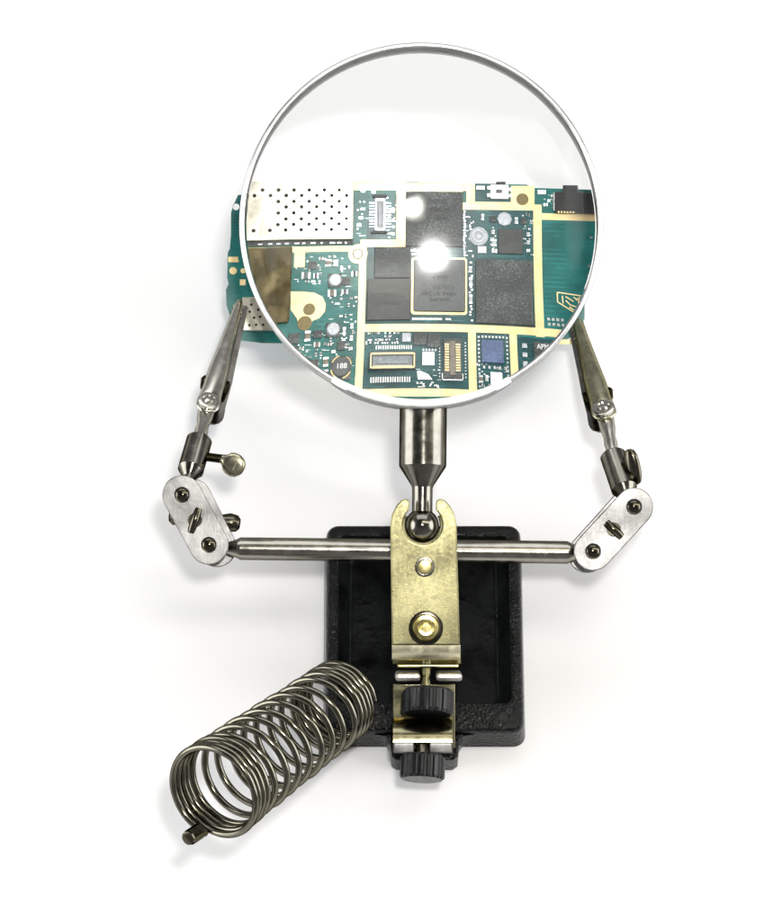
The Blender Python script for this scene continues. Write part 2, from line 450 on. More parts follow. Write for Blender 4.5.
# thumbscrew: shaft plus two knurled knobs, its lower end leaning to the viewer
zt = -1.2
c0 = P(427, 676, zt - 1.4)
dirn = Vector((-.045, -.962, .27)).normalized()
bm = bmesh.new()
pa = P(427, 655, -3.2)
tube(bm, [pa, pa + dirn * 13], 1.12, 20)
tsc = link('thumbscrew', bm, 'brass', stand, None, 40)
bm = bmesh.new()
k1 = P(428, 704, 1.6)
gear(bm, 6.45, -3.6, 2.6, 22, .42, axis_frame(k1, dirn), .7)
link('knurled_knob', bm, 'plastic', tsc, None, 25)
bm = bmesh.new()
k2 = P(422.5, 769, 5.0)
gear(bm, 5.6, -3.4, 2.7, 20, .40, axis_frame(k2, dirn), .6)
link('knurled_knob', bm, 'plastic', tsc, None, 25)
bm = bmesh.new()
tube(bm, [P(422.5, 744, 1.0), P(422.5, 760, 3.6)], 1.7, 20)
link('screw_neck', bm, 'nickel_dark', tsc, None, 40)
# rivet and bolt on the front plate
bm = bmesh.new()
lathe(bm, [(2.45, zf - .05), (2.45, zf + .22), (2.0, zf + .30), (1.85, zf + .22)], 40, Matrix.Translation((*pl(424.8, 567, zf), 0)))
rv = link('rivet', bm, 'nickel', brk, None, 40)
bm = bmesh.new()
lathe(bm, [(1.84, zf + .1), (1.84, zf + .32), (1.6, zf + .42), (0, zf + .45)], 40, Matrix.Translation((*pl(424.8, 567, zf), 0)))
link('rivet_head', bm, 'brass_shiny', rv, None, 40)
bm = bmesh.new()
bc = pl(426, 628, zf)
lathe(bm, [(4.3, zf - .05), (4.3, zf + .35), (3.9, zf + .55), (3.1, zf + .55)], 44, Matrix.Translation((*bc, 0)))
bl = link('bolt_washer', bm, 'nickel_dark', brk, None, 40)
bm = bmesh.new()
bc = pl(425.8, 627, zf)
lathe(bm, [(3.3, zf + .5), (3.3, zf + 2.0), (3.0, zf + 2.4), (2.2, zf + 2.5), (2.0, zf + 2.25), (1.2, zf + 2.2), (1.05, zf + 2.42), (0, zf + 2.45)], 44, Matrix.Translation((*bc, 0)))
link('bolt_head', bm, 'brass_shiny', bl, None, 40)

# cross bar ------------------------------------------------------------
zb = -3.6
L = P(232, 548.5, zb); Rr = P(576, 552.5, zb)
d = (Rr - L).normalized()
ln = (Rr - L).length
bm = bmesh.new()
rb = 2.85
lathe(bm, [(0, -5.5), (1.05, -5.5), (1.05, -1.6), (1.5, -1.2), (rb - .5, 1.2), (rb, 2.2), (rb, ln - 2.2), (rb - .5, ln - 1.2), (1.5, ln + 1.2), (1.05, ln + 1.6), (1.05, ln + 5.5), (0, ln + 5.5)], 48, axis_frame(L, d))
link('crossbar', bm, 'bar', stand, None, 30)

# arms -------------------------------------------------------------------
def capsule(a, c, r, n=14):
    ang = math.atan2(c[1] - a[1], c[0] - a[0])
    return circle2(c[0], c[1], r, n, ang - PI / 2, ang + PI / 2, True) + circle2(a[0], a[1], r, n, ang + PI / 2, ang + 3 * PI / 2, True)
def arm(top, bot, rj, barrel_a, barrel_b, pivot, tip, wjaw, wtip, mjaw, side):
    zj = 1.8
    a = pl(*top, zj); c = pl(*bot, zj)
    r = rj * S(zj)
    hr = 7.3 * S(zj)
    off = 2.0 if side < 0 else -1.2
    bm = bmesh.new()
    sheet(bm, capsule(a, c, r), [circle2(*a, hr, 28), circle2(*c, hr, 28)], zj - 1.0, zj, .28)
    jc = link('joint_plate', bm, 'plate', stand, None, 40)
    bm = bmesh.new()
    a2 = (a[0] + off, a[1] - .9); c2 = (c[0] + off * .8, c[1] - .9)
    sheet(bm, capsule(a2, c2, r), [circle2(*a2, hr, 28), circle2(*c2, hr, 28)], zj - 9.4, zj - 8.4, .28)
    link('joint_plate', bm, 'plate', stand, None, 40)
    for q in (a, c):
        bm = bmesh.new(); ball(bm, (q[0], q[1], zj - 2.7), 3.0)
        link('joint_ball', bm, 'nickel_dark', jc)
        bm = bmesh.new()
        lathe(bm, [(hr - .05, zj - .9), (hr - .05, zj - .1), (hr - .4, zj - .15), (hr - .55, zj - .5), (hr - .5, zj - .9)], 36, Matrix.Translation((*q, 0)))
        link('socket_ring', bm, 'nickel_dark', jc, None, 60)
    # wing screw through the middle of the plates
    mxy = ((a[0] + c[0]) / 2, (a[1] + c[1]) / 2)
    bm = bmesh.new()
    tube(bm, [(mxy[0], mxy[1], zj - 12), (mxy[0], mxy[1], zj + .9)], 1.75, 24)
    ws = link('wing_screw', bm, 'nickel_dark', jc, None, 40)
    bm = bmesh.new()
    ang = R(71) if side < 0 else R(-42)
    wl = 3.2 if side < 0 else 2.7
    e = Vector((math.cos(ang), math.sin(ang), 0))
    mv = Vector((mxy[0], mxy[1], zj + 1.25))
    tube(bm, [mv + e * (wl * q) + Vector((0, 0, .45 * (1 - abs(q)))) for q in (-1, -.97, -.85, -.5, -.2, 0, .2, .5, .85, .97, 1)],
         lambda t: (1.02 if abs(t - .5) < .3 else .92) * max(.35, math.sqrt(max(0, 1 - (abs(t - .5) * 2) ** 8))), 16)
    link('screw_bar', bm, 'nickel_dark', ws, None, 60)
    bm = bmesh.new()
    if side < 0:
        w0 = Vector((mxy[0] + 2, mxy[1], zj - 12)); w1 = P(240, 524, zj - 13)
        w2 = P(170, 515, zj - 13)
        tube(bm, [w0, w0.lerp(w1, .35), w0.lerp(w1, .7), w0.lerp(w1, .92), w1], lambda t: 1.2 + 1.2 * math.sin(PI * min(1, t * .98 + .0)) if t > .3 else 1.5, 16)
        tube(bm, [w0, w0.lerp(w2, .5), w0.lerp(w2, .9), w2], lambda t: 1.5 + 1.0 * math.sin(PI * t * .95), 16)
    else:
        tube(bm, [(mxy[0] - 4, mxy[1] - 2, zj - 12.5), (mxy[0], mxy[1], zj - 12.5), (mxy[0] + 4, mxy[1] + 2, zj - 12.5)], lambda t: 1.2 + 1.0 * math.sin(PI * t), 16)
    link('wing', bm, 'nickel_dark', ws, None, 60)
    # barrel socket
    A = P(*barrel_a); B = P(*barrel_b)
    d = (B - A).normalized(); ln = (B - A).length
    rb = 3.3
    bm = bmesh.new()
    q = Vector((a[0], a[1], zj - 2.7))
    nl = (A - q).length
    lathe(bm, [(0, -nl), (1.4, -nl), (1.4, -2.2), (2.4, -1.0), (rb - .25, 0), (rb, .3), (rb, ln - .3), (rb - .25, ln), (rb - .9, ln), (rb - .9, ln - 2.5), (0, ln - 2.5)], 44, axis_frame(A, d))
    bs = link('clip_socket', bm, 'nickel', stand, None, 30)
    # alligator clip
    T = P(*tip); V = P(*pivot)
    F = frame(V, T - V, Vector((0, 0, 1)))
    LJ = (T - V).length
    w0, w1 = wjaw * S(pivot[2]) / 2, wtip * S(tip[2]) / 2
    def section(x, w, h, zoff, sgn, n=13):
        return [Vector((x, w * math.cos(PI * k / (n - 1)), zoff + sgn * h * (math.sin(PI * k / (n - 1)) ** .75))) for k in range(n)]
    def jaw(sgn, z_open):
        st = [(-w0 * 1.02, w0 * .25, .5), (-w0 * .95, w0 * .5, .8), (-w0 * .7, w0 * .80, 1.0), (-w0 * .35, w0 * .97, 1.1), (0, w0, 1.15), (w0 * .5, w0 * .97, 1.3), (w0 * 1.1, w0 * .90, 1.9),
              (LJ * .3, w0 * .86, 2.2), (LJ * .5, w0 * .86 + (w1 - w0 * .86) * .36, 2.1), (LJ * .75, w0 * .86 + (w1 - w0 * .86) * .72, 1.7), (LJ * .93, w1, 1.3), (LJ * .985, w1 * .85, 1.0), (LJ, w1 * .55, .7)]
        return [section(x, w, h, z_open * (1 - max(0, x) / LJ), sgn) for x, w, h in st]
    bm = bmesh.new(); loft(bm, jaw(1, .6))
    for k in range(7):      # bite teeth along both edges
        x = LJ * (.68 + .045 * k)
        for sg in (-1, 1):
            box(bm, (x, sg * (w1 + (w0 * .86 - w1) * (1 - x / LJ) * .6 ), -.1), (LJ * .022, .35, .9), .08)
    ac = link('alligator_clip', bm, mjaw, stand, F, 50)
    bm = bmesh.new()
    lo_ = jaw(-1, -1.5)
    lo_ = [[v + Vector((0, (-1.5 if side < 0 else 1.2), -1.35)) for v in l] for l in lo_]
    loft(bm, lo_)
    link('lower_jaw', bm, 'nickel', ac, F, 50)
    bm = bmesh.new()
    lathe(bm, [(w0 * .92, .9), (w0 * .92, 1.5), (w0 * .80, 1.75), (w0 * .55, 1.72), (w0 * .46, 1.45), (w0 * .40, 1.45), (w0 * .28, 2.05), (0, 2.2)], 36, Matrix.Translation((0, 0, .55)))
    link('rivet', bm, 'clip', ac, F, 40)
    for sg in (-1, 1):
        bm = bmesh.new()
        tube(bm, [Vector((LJ * .16, sg * (w0 * .95), -1.0)), Vector((LJ * .26, sg * (w0 * 1.12), -1.6)), Vector((LJ * .30, sg * (w0 * 1.0), -2.4))], .45, 10)
        link('spring_leg', bm, 'nickel_dark', ac, F, 50)
    bm = bmesh.new()      # crimped tail going into the socket
    Bt = B - d * 1.5
    Fi = F.inverted() @ Bt
    st = []
    for t, w, h in ((0, 2.2, 1.3), (.25, 2.0, 1.4), (.45, 1.55, 1.7), (.6, 1.75, 1.4), (.8, 1.5, 1.9), (1, 1.3, 1.5)):
        c_ = Vector((-w0 * .5, 0, -.5)).lerp(Fi, t)
        st.append([c_ + Vector((0, w * math.cos(2 * PI * k / 16), h * math.sin(2 * PI * k / 16))) for k in range(16)])
    loft(bm, st[::-1])
    link('crimped_tail', bm, 'clip', ac, F, 60)
    return bs, A, B, d
bs, A, B, d = arm((182, 495), (208.8, 545), 19.8, (190.5, 471, -5.5), (199.5, 439.8, -12.5), (208, 405.5, -21), (240, 301, -47), 24, 8.5, 'clip', -1)
# thumbscrew in the left socket
m_ = A.lerp(B, .5)
e1 = P(209, 455, -9); e2 = P(223, 459, -8.5); e3 = P(234, 465, -8)
bm = bmesh.new()
pts = [m_ + (e2 - m_) * (k / 60) for k in range(61)]
tube(bm, pts, lambda t: 1.12 + .10 * math.sin(t * 60 * 2 * PI / 3.0), 16)
ss = link('set_screw', bm, 'nickel_dark', bs, None, 60)
bm = bmesh.new()
F = frame(e3, e3 - e2, Vector((.15, -.25, 1)))
st = []
for x, w, h in ((-3.6, 1.1, 1.1), (-2.7, 1.5, 1.3), (-2.0, 2.5, 1.4), (-1.0, 2.95, 1.3), (.4, 3.05, 1.2), (1.6, 2.6, 1.1), (2.3, 1.9, .95), (2.75, 1.1, .7)):
    st.append([Vector((x, w * math.copysign(abs(math.cos(t)) ** .8, math.cos(t)), h * math.copysign(abs(math.sin(t)) ** .8, math.sin(t)))) for t in [2 * PI * k / 20 for k in range(20)]])
loft(bm, st)
box(bm, (.8, 0, 1.2), (.5, 2.2, .3), .1)
link('thumb_tab', bm, 'clip_gold', ss, F, 40)
bs, A, B, d = arm((634, 507), (593, 551.5), 19.3, (624.5, 490, -5.5), (612.5, 455, -12.5), (604, 413, -21), (576.5, 320, -47), 25, 10.5, 'clip_gold', 1)
bm = bmesh.new()
m_ = A.lerp(B, .45)
ax = Vector((.93, -.16, .34)).normalized()
tube(bm, [m_, m_ + ax * 5.0], 1.2, 16)
ss = link('set_screw', bm, 'nickel_dark', bs, None, 60)
bm = bmesh.new()
F = frame(P(632.5, 467, -6), Vector((-.22, 1, .1)), Vector((-.55, 0, 1)))
st = []
for x, w, h in ((-4.6, .5, .5), (-4.2, 1.3, .9), (-2.8, 1.9, 1.1), (-1, 2.1, 1.2), (1, 2.1, 1.2), (2.8, 1.9, 1.1), (4.2, 1.3, .9), (4.6, .5, .5)):
    st.append([Vector((x, w * math.cos(t), h * math.sin(t))) for t in [2 * PI * k / 20 for k in range(20)]])
loft(bm, st)
link('thumb_tab', bm, 'nickel_dark', ss, F, 50)

# magnifier -----------------------------------------------------------
ZL = -3.0
LC = P(420.8, 227.2, ZL)
TILT = R(2.0)
LN = Vector((0.0, math.sin(TILT), math.cos(TILT)))
LF = frame(LC, Vector((1, 0, 0)), LN)
RO = 180.2 * S(ZL)
RL = RO - 1.5
RIMF, RIMB = 9.0, 3.4      # how far the rim stands in front of and behind the glass
bm = bmesh.new()
lathe(bm, [(RO - .25, -RIMB), (RO, -RIMB + .3), (RO, RIMF - .6), (RO - .25, RIMF - .1), (RO - .75, RIMF + .12), (RO - 1.25, RIMF - .1), (RO - 1.45, RIMF - .7), (RO - 1.25, RIMF - 1.3), (RO - 1.05, RIMF - 2.4), (RO - 1.0, -RIMB + .3), (RO - .75, -RIMB), (RO - .25, -RIMB)], 160)
rim = link('magnifier_rim', bm, 'rim', stand, LF, 50)
# lens: biconvex
FOC = 161.0
IOR = 1.6
RC = 2 * (IOR - 1) * FOC
sag = RC - math.sqrt(RC * RC - RL * RL)
edge = .7
bm = bmesh.new()
NG = 72
def disc_uv(i, j):
    u, v = 2 * i / NG - 1, 2 * j / NG - 1
    return u * math.sqrt(1 - v * v / 2), v * math.sqrt(1 - u * u / 2)
grids = []
for sgn in (1, -1):
    gv = {}
    for i in range(NG + 1):
        for j in range(NG + 1):
            u, v = disc_uv(i, j)
            r_ = RL * math.hypot(u, v)
            gv[i, j] = bm.verts.new((RL * u, RL * v, sgn * (edge + sag - (RC - math.sqrt(max(0, RC * RC - r_ * r_))))))
    for i in range(NG):
        for j in range(NG):
            bm.faces.new((gv[i, j], gv[i + 1, j], gv[i + 1, j + 1], gv[i, j + 1]))
    grids.append(gv)
bd = [(i, 0) for i in range(NG)] + [(NG, j) for j in range(NG)] + [(i, NG) for i in range(NG, 0, -1)] + [(0, j) for j in range(NG, 0, -1)]
for a, c in zip(bd, bd[1:] + bd[:1]):
    bm.faces.new((grids[0][a], grids[0][c], grids[1][c], grids[1][a]))
lens = link('lens', bm, 'glass', rim, LF, 50)
lens.cycles.is_caustics_caster = True
# saddle strip cupping the rim at the bottom, slightly longer than half a quarter of it
bm = bmesh.new()
loops = []
for k in range(41):
    a = R(-90 - 29.5 + 59 * k / 40)
    dz = 0.0
    t_ = .15 + .60 * min(1, (20 - abs(k - 20)) / 5)
    lp = [(RO + .04, -RIMB + .2), (RO + t_, -RIMB + .4), (RO + t_, RIMF + .1), (RO + t_ * .6, RIMF + .35), (RO - .8, RIMF + .42), (RO - 1.5, RIMF + .28), (RO - 1.5, RIMF + .18), (RO + .04, RIMF + .14)]
    loops.append([Vector((r_ * math.cos(a), r_ * math.sin(a), z_)) for r_, z_ in lp])
loft(bm, loops)
link('saddle', bm, 'saddle', rim, LF, 40)
# ferrule, stem, ball
bot = LC + LF.to_3x3() @ Vector((.6, -RO - .6, 0))
BC = P(422, 525.5, 2.2)
ax = (BC - bot).normalized()
ln = (BC - bot).length
rf = 24 * S(10)
s_ = .25
bm = bmesh.new()
cy = 57 * s_; 
lathe(bm, [(0, -1.2), (rf - .5, -1.0), (rf, -.2), (rf, cy), (rf - .1, cy + .25), (2.75, cy + 5.0), (2.55, cy + 5.6), (2.55, ln - 2), (0, ln - 2)], 56, axis_frame(bot, ax))
fe = link('ferrule', bm, 'nickel', stand, None, 30)
bm = bmesh.new(); ball(bm, BC, 4.25, 40)
link('ball', bm, 'nickel', fe, None, 60)
bm = bmesh.new()
lathe(bm, [(rs - .02, zf - 1.2), (rs + .35, zf + .03), (rs + .35, zf + .12), (rs - .25, zf + .12), (rs - .7, zf - .5), (rs - .7, zf - 1.2)], 48, Matrix.Translation((ccx, ccy, 0)))
# keep only the part below the opening
dele = [v for v in bm.verts if v.co.y > ccy + rs * .55]
bmesh.ops.delete(bm, geom=dele, context='VERTS')
link('socket_edge', bm, 'brass', brk, None, 60)

# coil spring -----------------------------------------------------------
NC = P(212.5, 793, 44); FC = P(343, 698, -2.5)
axs = (FC - NC); LS = axs.length
F = axis_frame(NC, axs)
F3 = F.to_3x3()
turns = []
z = 0; pts = []
th0 = None
# pick the start angle so that the free end of the wire sits at lower left
target = P(196, 834, 44) - NC
loc = F3.inverted() @ target
a = math.atan2(loc.y, loc.x)
tight0, mid, tight1 = 4.2, 8.0, 4.5
steps = 72
tot = tight0 + mid + tight1
p_t = 1.78
p_m = (LS - p_t * (tight0 + tight1)) / mid
zz = 0.0
N = int(tot * steps)
for k in range(N + 1):
    t = k / steps
    w = min(1, max(0, (t - tight0 + .5))) * min(1, max(0, (tight0 + mid + .5 - t)))
    zz += (p_t + (p_m - p_t) * w * w * (3 - 2 * w)) / steps if k else 0
    r_ = 11.4 - 1.9 * zz / LS
    wob = .13 * math.sin(t * 2.3) + .10 * math.sin(t * 5.9 + 1)
    pts.append(NC + F3 @ Vector(((r_ + wob) * math.cos(a + 2 * PI * t), (r_ + wob) * math.sin(a + 2 * PI * t), zz)))
bm = bmesh.new()
tube(bm, pts, .86, 12)
spr = link('coil_spring', bm, 'spring', stand, None, 60)
bm = bmesh.new()
e0 = P(201, 830, 43); e1 = P(188, 838.5, 47.5)
dd = (e1 - e0).normalized()
lathe(bm, [(0, 0), (1.5, 0), (1.9, .5), (1.9, (e1 - e0).length - .6), (1.7, (e1 - e0).length), (.9, (e1 - e0).length + .15), (0, (e1 - e0).length - .1)], 10, axis_frame(e0, dd))
link('wire_end', bm, 'nickel_dark', spr, None, 30)

# ------------------------------------------------------------------ circuit board
ZB = -50.0
MAG = 1.38
BCC = P(420.8, 227.2, ZB)
BF = frame(BCC, Vector((1, -.0065, 0)), Vector((0, 0, 1)))
KU = S(ZB)              # mm per photo px without the lens
KM = KU / MAG           # mm per photo px seen through the lens
def X(px): return (px - 420.8) * KM
def Y(py): return -(py - 227.2) * KM
def XU(px): return (px - 420.8) * KU
def YU(py): return -(py - 227.2) * KU
board_w = BF @ Vector((0, YU(345), 0))
bw = MM @ RIG @ board_w
board = empty('circuit_board', bw, 'green circuit board with dark chips and gold tracks, gripped by two clips behind the magnifier', 'circuit board')
TB = 1.0   # board thickness; its face is local z = 0
ol = [(238, 196.0), (416, 195.4), (497, 196.6), (501, 199), (584, 200.5), (585, 214), (585, 318), (577, 332), (566, 340), (548, 345.5), (500, 345), (262, 344), (237, 341), (233, 338), (232, 322),
      (227, 306), (226.5, 291), (229, 285), (227.5, 279), (228, 254), (230, 250), (231, 236), (231, 214), (233, 207)]
bm = bmesh.new()
sheet(bm, [(XU(x), YU(y)) for x, y in ol][::-1], [circle2(XU(236), YU(208), 3.4 * KU, 24)], -TB, 0)
for f in bm.faces:
    if abs(f.normal.z) < .5: f.material_index = 1
o = link('substrate', bm, ['pcb', 'pcb_edge'], board, BF, 30)
LAY = {}
def cells(bm, fills, wins, z0, z1, mat=0):
    xs = sorted(set([v for r_ in fills + wins for v in r_[:2]])); ys = sorted(set([v for r_ in fills + wins for v in r_[2:]]))
    vd = {}
    def vert(i, j):
        if (i, j) not in vd: vd[(i, j)] = bm.verts.new((X(xs[i]), Y(ys[j]), z1))
        return vd[(i, j)]
    fs = []
    for i in range(len(xs) - 1):
        for j in range(len(ys) - 1):
            cx, cy = (xs[i] + xs[i + 1]) / 2, (ys[j] + ys[j + 1]) / 2
            ins = lambda r_: r_[0] < cx < r_[1] and r_[2] < cy < r_[3]
            if any(map(ins, fills)) and not any(map(ins, wins)):
                fs.append(bm.faces.new((vert(i, j), vert(i + 1, j), vert(i + 1, j + 1), vert(i, j + 1))))
    g = bmesh.ops.extrude_face_region(bm, geom=fs)
    bmesh.ops.translate(bm, verts=[v for v in g['geom'] if isinstance(v, bmesh.types.BMVert)], vec=(0, 0, z0 - z1))
    for f in bm.faces: f.material_index = mat
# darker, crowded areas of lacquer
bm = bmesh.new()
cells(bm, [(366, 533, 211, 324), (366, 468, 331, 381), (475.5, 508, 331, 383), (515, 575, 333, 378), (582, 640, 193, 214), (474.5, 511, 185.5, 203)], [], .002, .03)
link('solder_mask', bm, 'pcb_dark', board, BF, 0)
# gold shield track
bm = bmesh.new()
fills = [(353, 405, 184, 192), (396, 405, 191, 249), (360, 405, 242, 249), (405, 475, 184.3, 193), (463, 475, 192, 211), (463, 533, 203, 211), (511, 534, 186.5, 211),
         (533, 541, 205, 332), (533, 660, 213.5, 220), (293, 366, 248, 253.5), (296, 306, 248, 268), (359, 366, 248, 387), (366, 640, 324, 331), (310, 640, 381, 387.5), (312, 330, 372, 387),
         (468, 475.5, 331, 384), (508, 515, 331, 384)]
wins = [(463, 466.5, 192, 204)]
cells(bm, fills, wins, .001, .07)
# pads with round outlines
lathe(bm, [(0, .075), (9.5 * KM, .075), (9.5 * KM, .005)], 32, Matrix.Translation((X(357.5), Y(256), 0)))
sheet(bm, [(X(x), Y(y)) for x, y in ((294, 291), (304, 291.5), (316, 293), (324, 297), (327.5, 304), (327, 311), (322, 317), (316, 319), (313, 323), (304, 324), (301, 316), (295, 308))][::-1], [], .004, .075)
# pads outside the lens
for (x0, x1, y0, y1) in ((228.6, 238.5, 258, 263.5), (240.3, 246, 280.5, 286.5), (238, 240, 262, 262.5)):
    rect(bm, XU(x0), XU(x1), YU(y1), YU(y0), .005, .08)
for (cx, cy, r_) in ((233.5, 272, 3.7), (243.5, 272, 2.6)):
    lathe(bm, [(0, .08), (r_ * KU, .08), (r_ * KU, .005)], 28, Matrix.Translation((XU(cx), YU(cy), 0)))
rect(bm, XU(236.5), XU(240.5), YU(334), YU(320), .005, .08)
link('gold_track', bm, 'gold', board, BF, 30)
bm = bmesh.new()
lathe(bm, [(0, .10), (4.4 * KM, .10), (4.4 * KM, .03)], 32, Matrix.Translation((X(357.5), Y(256), 0)))
link('locating_hole', bm, 'white_part', board, BF, 30)
bm = bmesh.new()
lathe(bm, [(4.3 * KM, .08), (4.3 * KM, .14), (5.3 * KM, .14), (5.3 * KM, .08)], 32, Matrix.Translation((X(357.5), Y(256), 0)))
link('hole_ring', bm, 'copper_hole', board, BF, 30)
for cx, cy, r_ in ((522.3, 200, 6), (312, 308.5, 5.6), (308.5, 321, 6.6)):  # last disc is a painted spot for shadow and reflection, not a hole
    bm = bmesh.new()
    lathe(bm, [(0, .10), (r_ * KM, .10), (r_ * KM, .03)], 32, Matrix.Translation((X(cx), Y(cy), 0)))
    link('hole_and_shadow_disc', bm, 'copper_hole', board, BF, 30)

def comp(name, x0, x1, y0, y1, h, mat, bev=.12, z0=.0):
    bm = bmesh.new(); rect(bm, X(x0), X(x1), Y(y1), Y(y0), z0, h, bev)
    return link(name, bm, mat, board, BF, 40)
# shield cans
bm = bmesh.new()
rect(bm, XU(247.5), X(352), Y(242), Y(183.2), .0, 1.5, .22)
rows = [(263, 1), (0, 0)]
holes = []
for j, yy in enumerate((192, 197.5, 203.5, 209, 215, 221, 226.5, 232)):
    for i in range(14):
        xx = 263.5 + 14.8 * i * 1.0 + (0 if j % 2 == 0 else -7.4)
        if xx > 347: continue
        if xx < 272 and j not in (0, 1, 7): continue
        if 272 <= xx < 277 and j in (2, 4, 6, 8) : continue
        holes.append((xx, yy))
for xx, yy in holes:
    lathe(bm, [(0, 1.515), (1.85 * KM, 1.515), (1.85 * KM, 1.45)], 18, Matrix.Translation((X(xx), Y(yy), 0)), 1)
can = link('perforated_shield', bm, ['tin', 'hole'], board, BF, 40)
bm = bmesh.new()
rect(bm, XU(247.5), X(353), Y(246.5), Y(242.3), .0, .35, .05)
for k in range(11):
    x = 262 + k * 8.3 + random.uniform(-1, 1)
    rect(bm, X(x), X(x + random.uniform(2, 5.5)), Y(245.6), Y(244.2), .3, .42, .03, 1)
link('shield_fence', bm, ['chip', 'solder'], board, BF, 40)
bm = bmesh.new(); rect(bm, XU(262), X(293), Y(320.5), Y(248), .0, 1.3, .25)
link('smooth_shield', bm, 'tin_dark', board, BF, 40)
bm = bmesh.new(); rect(bm, XU(243), XU(292), YU(332), YU(298.5), .0, 1.2, .2)
for xx, yy in ((250.2, 326.5), (257, 326), (250.5, 313), (255, 319), (259, 311), (252, 306), (261, 318), (264, 326), (266, 309), (270, 320)):
    lathe(bm, [(0, 1.215), (1.35 * KU, 1.215), (1.35 * KU, 1.15)], 18, Matrix.Translation((XU(xx), YU(yy), 0)), 1)
can = link('perforated_shield', bm, ['tin', 'hole'], board, BF, 40)

# chips
comp('memory_chip', 405.6, 463, 193.4, 249, 1.0, 'chip')
comp('radio_chip', 374, 410, 249.4, 280.3, .9, 'chip')
comp('radio_chip', 367.6, 410.6, 281, 321, .95, 'chip_fine')
comp('memory_chip', 476, 531.5, 261, 322.8, 1.0, 'chip')
comp('power_chip', 499, 523, 230, 255, .8, 'chip_fine', .08)
bm = bmesh.new()
sheet(bm, [(X(x), -y_ * 1.0) for x, y_ in []] or [(x, y) for x, y in rrect(X(411.3), X(467.4), Y(315.4), Y(259.6), .6)], [rrect(X(413.6), X(465.6), Y(313), Y(261.6), .5)[::-1]], .03, .42)
pc = link('chip_frame', bm, 'gold', board, BF, 40)
bm = bmesh.new(); rect(bm, X(413.9), X(465.3), Y(312.6), Y(262), .03, 1.0, .14)
pc = link('processor_chip', bm, 'chip_smooth', board, BF, 40)
comp('blue_chip', 481, 502, 338, 358, .7, 'chip_blue', .1)
comp('amplifier_chip', 531, 562, 337.5, 368, .75, 'chip', .08)
comp('filter_chip', 441, 462, 192, 192.6, .02, 'chip', 0) if False else None

def text(name, s, cx, cy, hpx, z, mat, parent, wpx=None):
    cu = bpy.data.curves.new(name, 'FONT'); cu.body = s; cu.size = 1.0; cu.align_x = 'CENTER'; cu.align_y = 'CENTER'; cu.extrude = .0
    ob = bpy.data.objects.new('tmp', cu)
    me = bpy.data.meshes.new_from_object(ob)
    bpy.data.objects.remove(ob); bpy.data.curves.remove(cu)
    bm = bmesh.new(); bm.from_mesh(me); bpy.data.meshes.remove(me)
    k = hpx * KM / .70
    bmesh.ops.scale(bm, verts=bm.verts, vec=(k, k, k))
    if wpx:
        w = max(v.co.x for v in bm.verts) - min(v.co.x for v in bm.verts)
        bmesh.ops.scale(bm, verts=bm.verts, vec=(wpx * KM / w, 1, 1))
    bmesh.ops.translate(bm, verts=bm.verts, vec=(X(cx), Y(cy), z))
    return link(name, bm, mat, parent, BF, 0)
text('lettering', 'APMs', 540.5, 341.5, 4.6, .765, 'white_part', board, 13)
for s, cx, cy, w in (('4370', 440, 280, 16), ('D27513', 444, 290, 20), ('4FC15 7401', 439, 296, 34), ('ZACSPH9', 440, 302, 20)):
    text('lettering', s, cx, cy, 3.6, 1.012, 'ink', pc, w)
for s, cx, cy, w in (('F741443', 436, 203, 22), ('P8D31', 440, 212, 18), ('XW42', 442, 221, 14)):
    text('lettering', s, cx, cy, 4, 1.012, 'ink', board, w)
for s, cx, cy, w in (('TW L', 390, 289, 16), ('0315', 391, 297, 14), ('BA22', 392, 305, 14)):
    text('lettering', s, cx, cy, 3.6, .962, 'ink', board, w)

# connectors
def pins(bm, xs, y0, y1, z0, z1, w, mat, horiz=True):
    for x in xs:
        if horiz: rect(bm, X(x - w / 2), X(x + w / 2), Y(y1), Y(y0), z0, z1, 0, mat)
        else: rect(bm, X(y0), X(y1), Y(x + w / 2), Y(x - w / 2), z0, z1, 0, mat)
def lin(a, c, n): return [a + (c - a) * k / (n - 1) for k in range(n)]
bm = bmesh.new()   # connector 1
sheet(bm, [(x, y) for x, y in rrect(X(373.5), X(384.5), Y(233.5), Y(200), .3)], [rrect(X(376), X(382), Y(230.5), Y(203.5), .15)[::-1]], .05, 1.1, .06)
c1 = link('board_connector', bm, 'silver_part', board, BF, 40)
bm = bmesh.new(); rect(bm, X(376.1), X(381.9), Y(230.3), Y(203.7), .05, .7)
rect(bm, X(377.3), X(380.7), Y(228), Y(206), .5, .95, .08)
link('slot', bm, 'slot', c1, BF, 40)
for a, c in ((368.5, 373.2), (384.8, 390)):
    bm = bmesh.new(); pins(bm, lin(205, 229, 9), a, c, .05, .4, .9, 0, False)
    link('contact_row', bm, 'solder', c1, BF, 0)
for a, c, e, f in ((370, 387, 236, 233.8), (371.5, 386, 199.6, 196.5)):
    bm = bmesh.new(); rect(bm, X(a), X(c), Y(e), Y(f), .05, .9, .08)
    link('end_block', bm, 'chip', c1, BF, 40)
bm = bmesh.new()   # connector 2
sheet(bm, rrect(X(371), X(417), Y(366), Y(350.5), .2), [rrect(X(374.6), X(413.4), Y(363), Y(353.5), .1)[::-1]], .05, 1.1, .06)
c2 = link('board_connector', bm, 'chip', board, BF, 40)
bm = bmesh.new(); rect(bm, X(374.8), X(413.2), Y(362.8), Y(353.7), .05, .75)
rect(bm, X(379), X(409), Y(361), Y(356), .6, 1.0, .08)
link('slot', bm, 'slot', c2, BF, 40)
